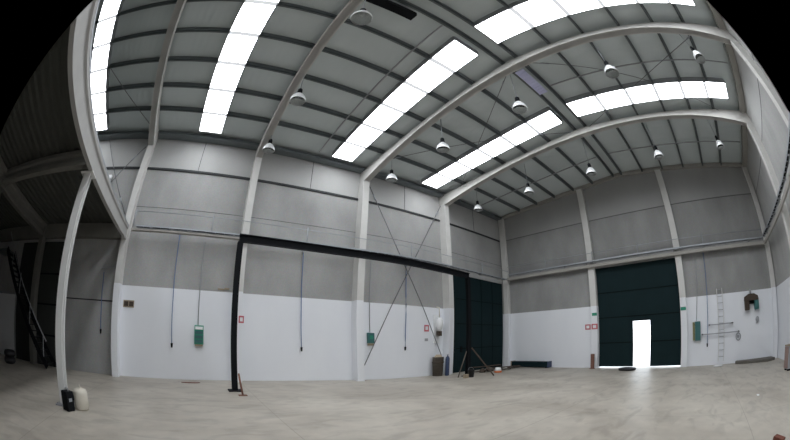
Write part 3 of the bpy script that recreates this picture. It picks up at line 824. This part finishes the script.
# thing at the right image edge
t = thing('brown_cabinet', 'brown metal cabinet cut by the right edge of the photo', 'cabinet', (11.15, -4.88, 0), math.radians(8))
MB().box(-.22, .22, -.25, .25, .06, .76).build('body', 'grey', t, bevel=.01)
MB().box(-.225, .225, .25, .27, .08, .74).build('door', 'mauve', t)
MB().box(-.24, .24, -.27, .27, .76, .79).build('top', 'tan', t)
each(MB().box(-.2, -.15, -.22, .22, 0, .06).box(.15, .2, -.22, .22, 0, .06), 'skid', 'black', t)
# scraps on the floor
def scrap(x, y, sx, sy, m_, name, lab, cat, h=.006, rz=0):
    pts = [(sx * math.cos(a) * (1 + .25 * math.sin(3 * a)), sy * math.sin(a) * (1 + .2 * math.cos(2 * a))) for a in [2 * PI * i / 14 for i in range(14)]]
    o = MB().prism(pts, 'z', 0, h).build(name, m_); o.location = (x, y, 0); o.rotation_euler = (0, 0, rz); tag(o, lab, cat)
scrap(7.87, -2.19, .10, .06, 'white', 'paper_scrap', 'white paper scrap alone on the right part of the floor', 'paper')
scrap(-.25, 10.9, .30, .09, 'rust', 'metal_grate', 'flat rusty floor plate near the left wall', 'plate', .02)
br = thing('loose_brick', 'dark red brick lying at the bottom right edge of the photo', 'brick', (4.28, -1.95, 0), math.radians(35))
MB().box(-.15, .15, -.07, .07, 0, .085).build('body', 'brick', br, bevel=.008)
# debris by the second post
B = Vector((10.8, 9.95, 0))
t = thing('leaning_prop', 'dark bar leaning from the floor against the far black post', 'bar', (11.6, 9.0, 0)); t['_w'] = 1
MB().beam((11.35, 8.85, .02), (10.92, 9.86, 1.25), .05, .05).build('bar', 'brown', t)
t = thing('leaning_prop', 'thin brown bar leaning on the left side of the far black post', 'bar', (10.3, 9.7, 0)); t['_w'] = 1
MB().beam((10.1, 9.85, .02), (10.68, 9.95, 1.1), .035, .035).build('bar', 'timber', t)
t = thing('black_bucket', 'black bucket at the foot of the far black post', 'bucket', (10.56, 9.52, 0))
MB().lathe([(0, 0), (.12, 0), (.155, .32), (.165, .33), (.145, .33), (.11, .03), (0, .03)], seg=20, caps=False).build('body', 'rubber', t)
MB().tube([(.155 * math.cos(a * PI / 8), .155 * math.sin(a * PI / 8) * .3, .33 + .10 * math.sin(a * PI / 8)) for a in range(9)], .006, 5).build('handle', 'galv', t)
t = thing('tan_block', 'small tan block left of the black bucket', 'block', (10.22, 9.50, 0))
MB().box(-.1, .1, -.08, .08, 0, .16).build('body', 'tan', t, bevel=.01)
t = thing('white_bucket', 'white upturned bucket with an orange rim among the debris', 'bucket', (12.75, 9.70, 0), .2)
MB().lathe([(0, .24), (.12, .24), (.15, .20), (.185, .08), (0, .08)], seg=20, caps=False).build('body', 'white', t)
MB().lathe([(0, 0), (.185, 0), (.19, .08), (0, .08)], seg=20, caps=False).build('rim', 'orange', t)
planks = [((11.9, 10.5, .06), (14.2, 10.9, .05), 'lowest grey plank of the debris pile by the side door'),
          ((12.4, 10.1, .15), (13.6, 11.0, .20), 'short plank lying across the debris pile'),
          ((12.9, 9.9, .05), (15.6, 10.3, .05), 'long plank pointing from the debris to the green box'),
          ((13.3, 10.6, .14), (15.2, 10.0, .12), 'upper plank on the right end of the debris pile'),
          ((12.1, 11.0, .23), (13.9, 10.4, .26), 'brown plank over the left end of the debris pile')]
for i, (a, b, lab) in enumerate(planks):
    a, b = Vector(a), Vector(b); a.z += .012 ; b.z += .012
    o = MB().beam(a, b, .16, .04).build('plank', ('timber', 'brown', 'timber', 'brown', 'brown')[i]); tag(o, lab, 'plank', 'planks in the debris pile')
for i, (x, y, s_, m_, lab) in enumerate([(13.1, 10.5, .16, 'timber', 'dark rubble lump in the middle of the debris pile'), (13.7, 10.3, .13, 'rubber', 'black rubble lump right of the white bucket'),
                             (12.5, 10.5, .15, 'brown', 'brown rubble lump left of the white bucket'), (14.4, 10.2, .10, 'brown', 'small brown lump at the right end of the debris')]):
    pr_ = [(0, 0), (s_ * 1.1, 0), (s_ * 1.2, s_ * .5), (s_ * .8, s_ * 1.1), (s_ * .3, s_ * 1.35), (0, s_ * 1.3)]
    o = MB().lathe(pr_, seg=7, caps=False)
    o.v = [(vx * random.uniform(.85, 1.2), vy * random.uniform(.85, 1.2), vz * random.uniform(.85, 1.1)) for vx, vy, vz in o.v]
    o = o.build('rubble_lump', m_); o.location = (x, y, 0); tag(o, lab, 'rubble', 'rubble lumps in the debris pile')

for o in bpy.data.objects:
    if '_w' in o: del o['_w']
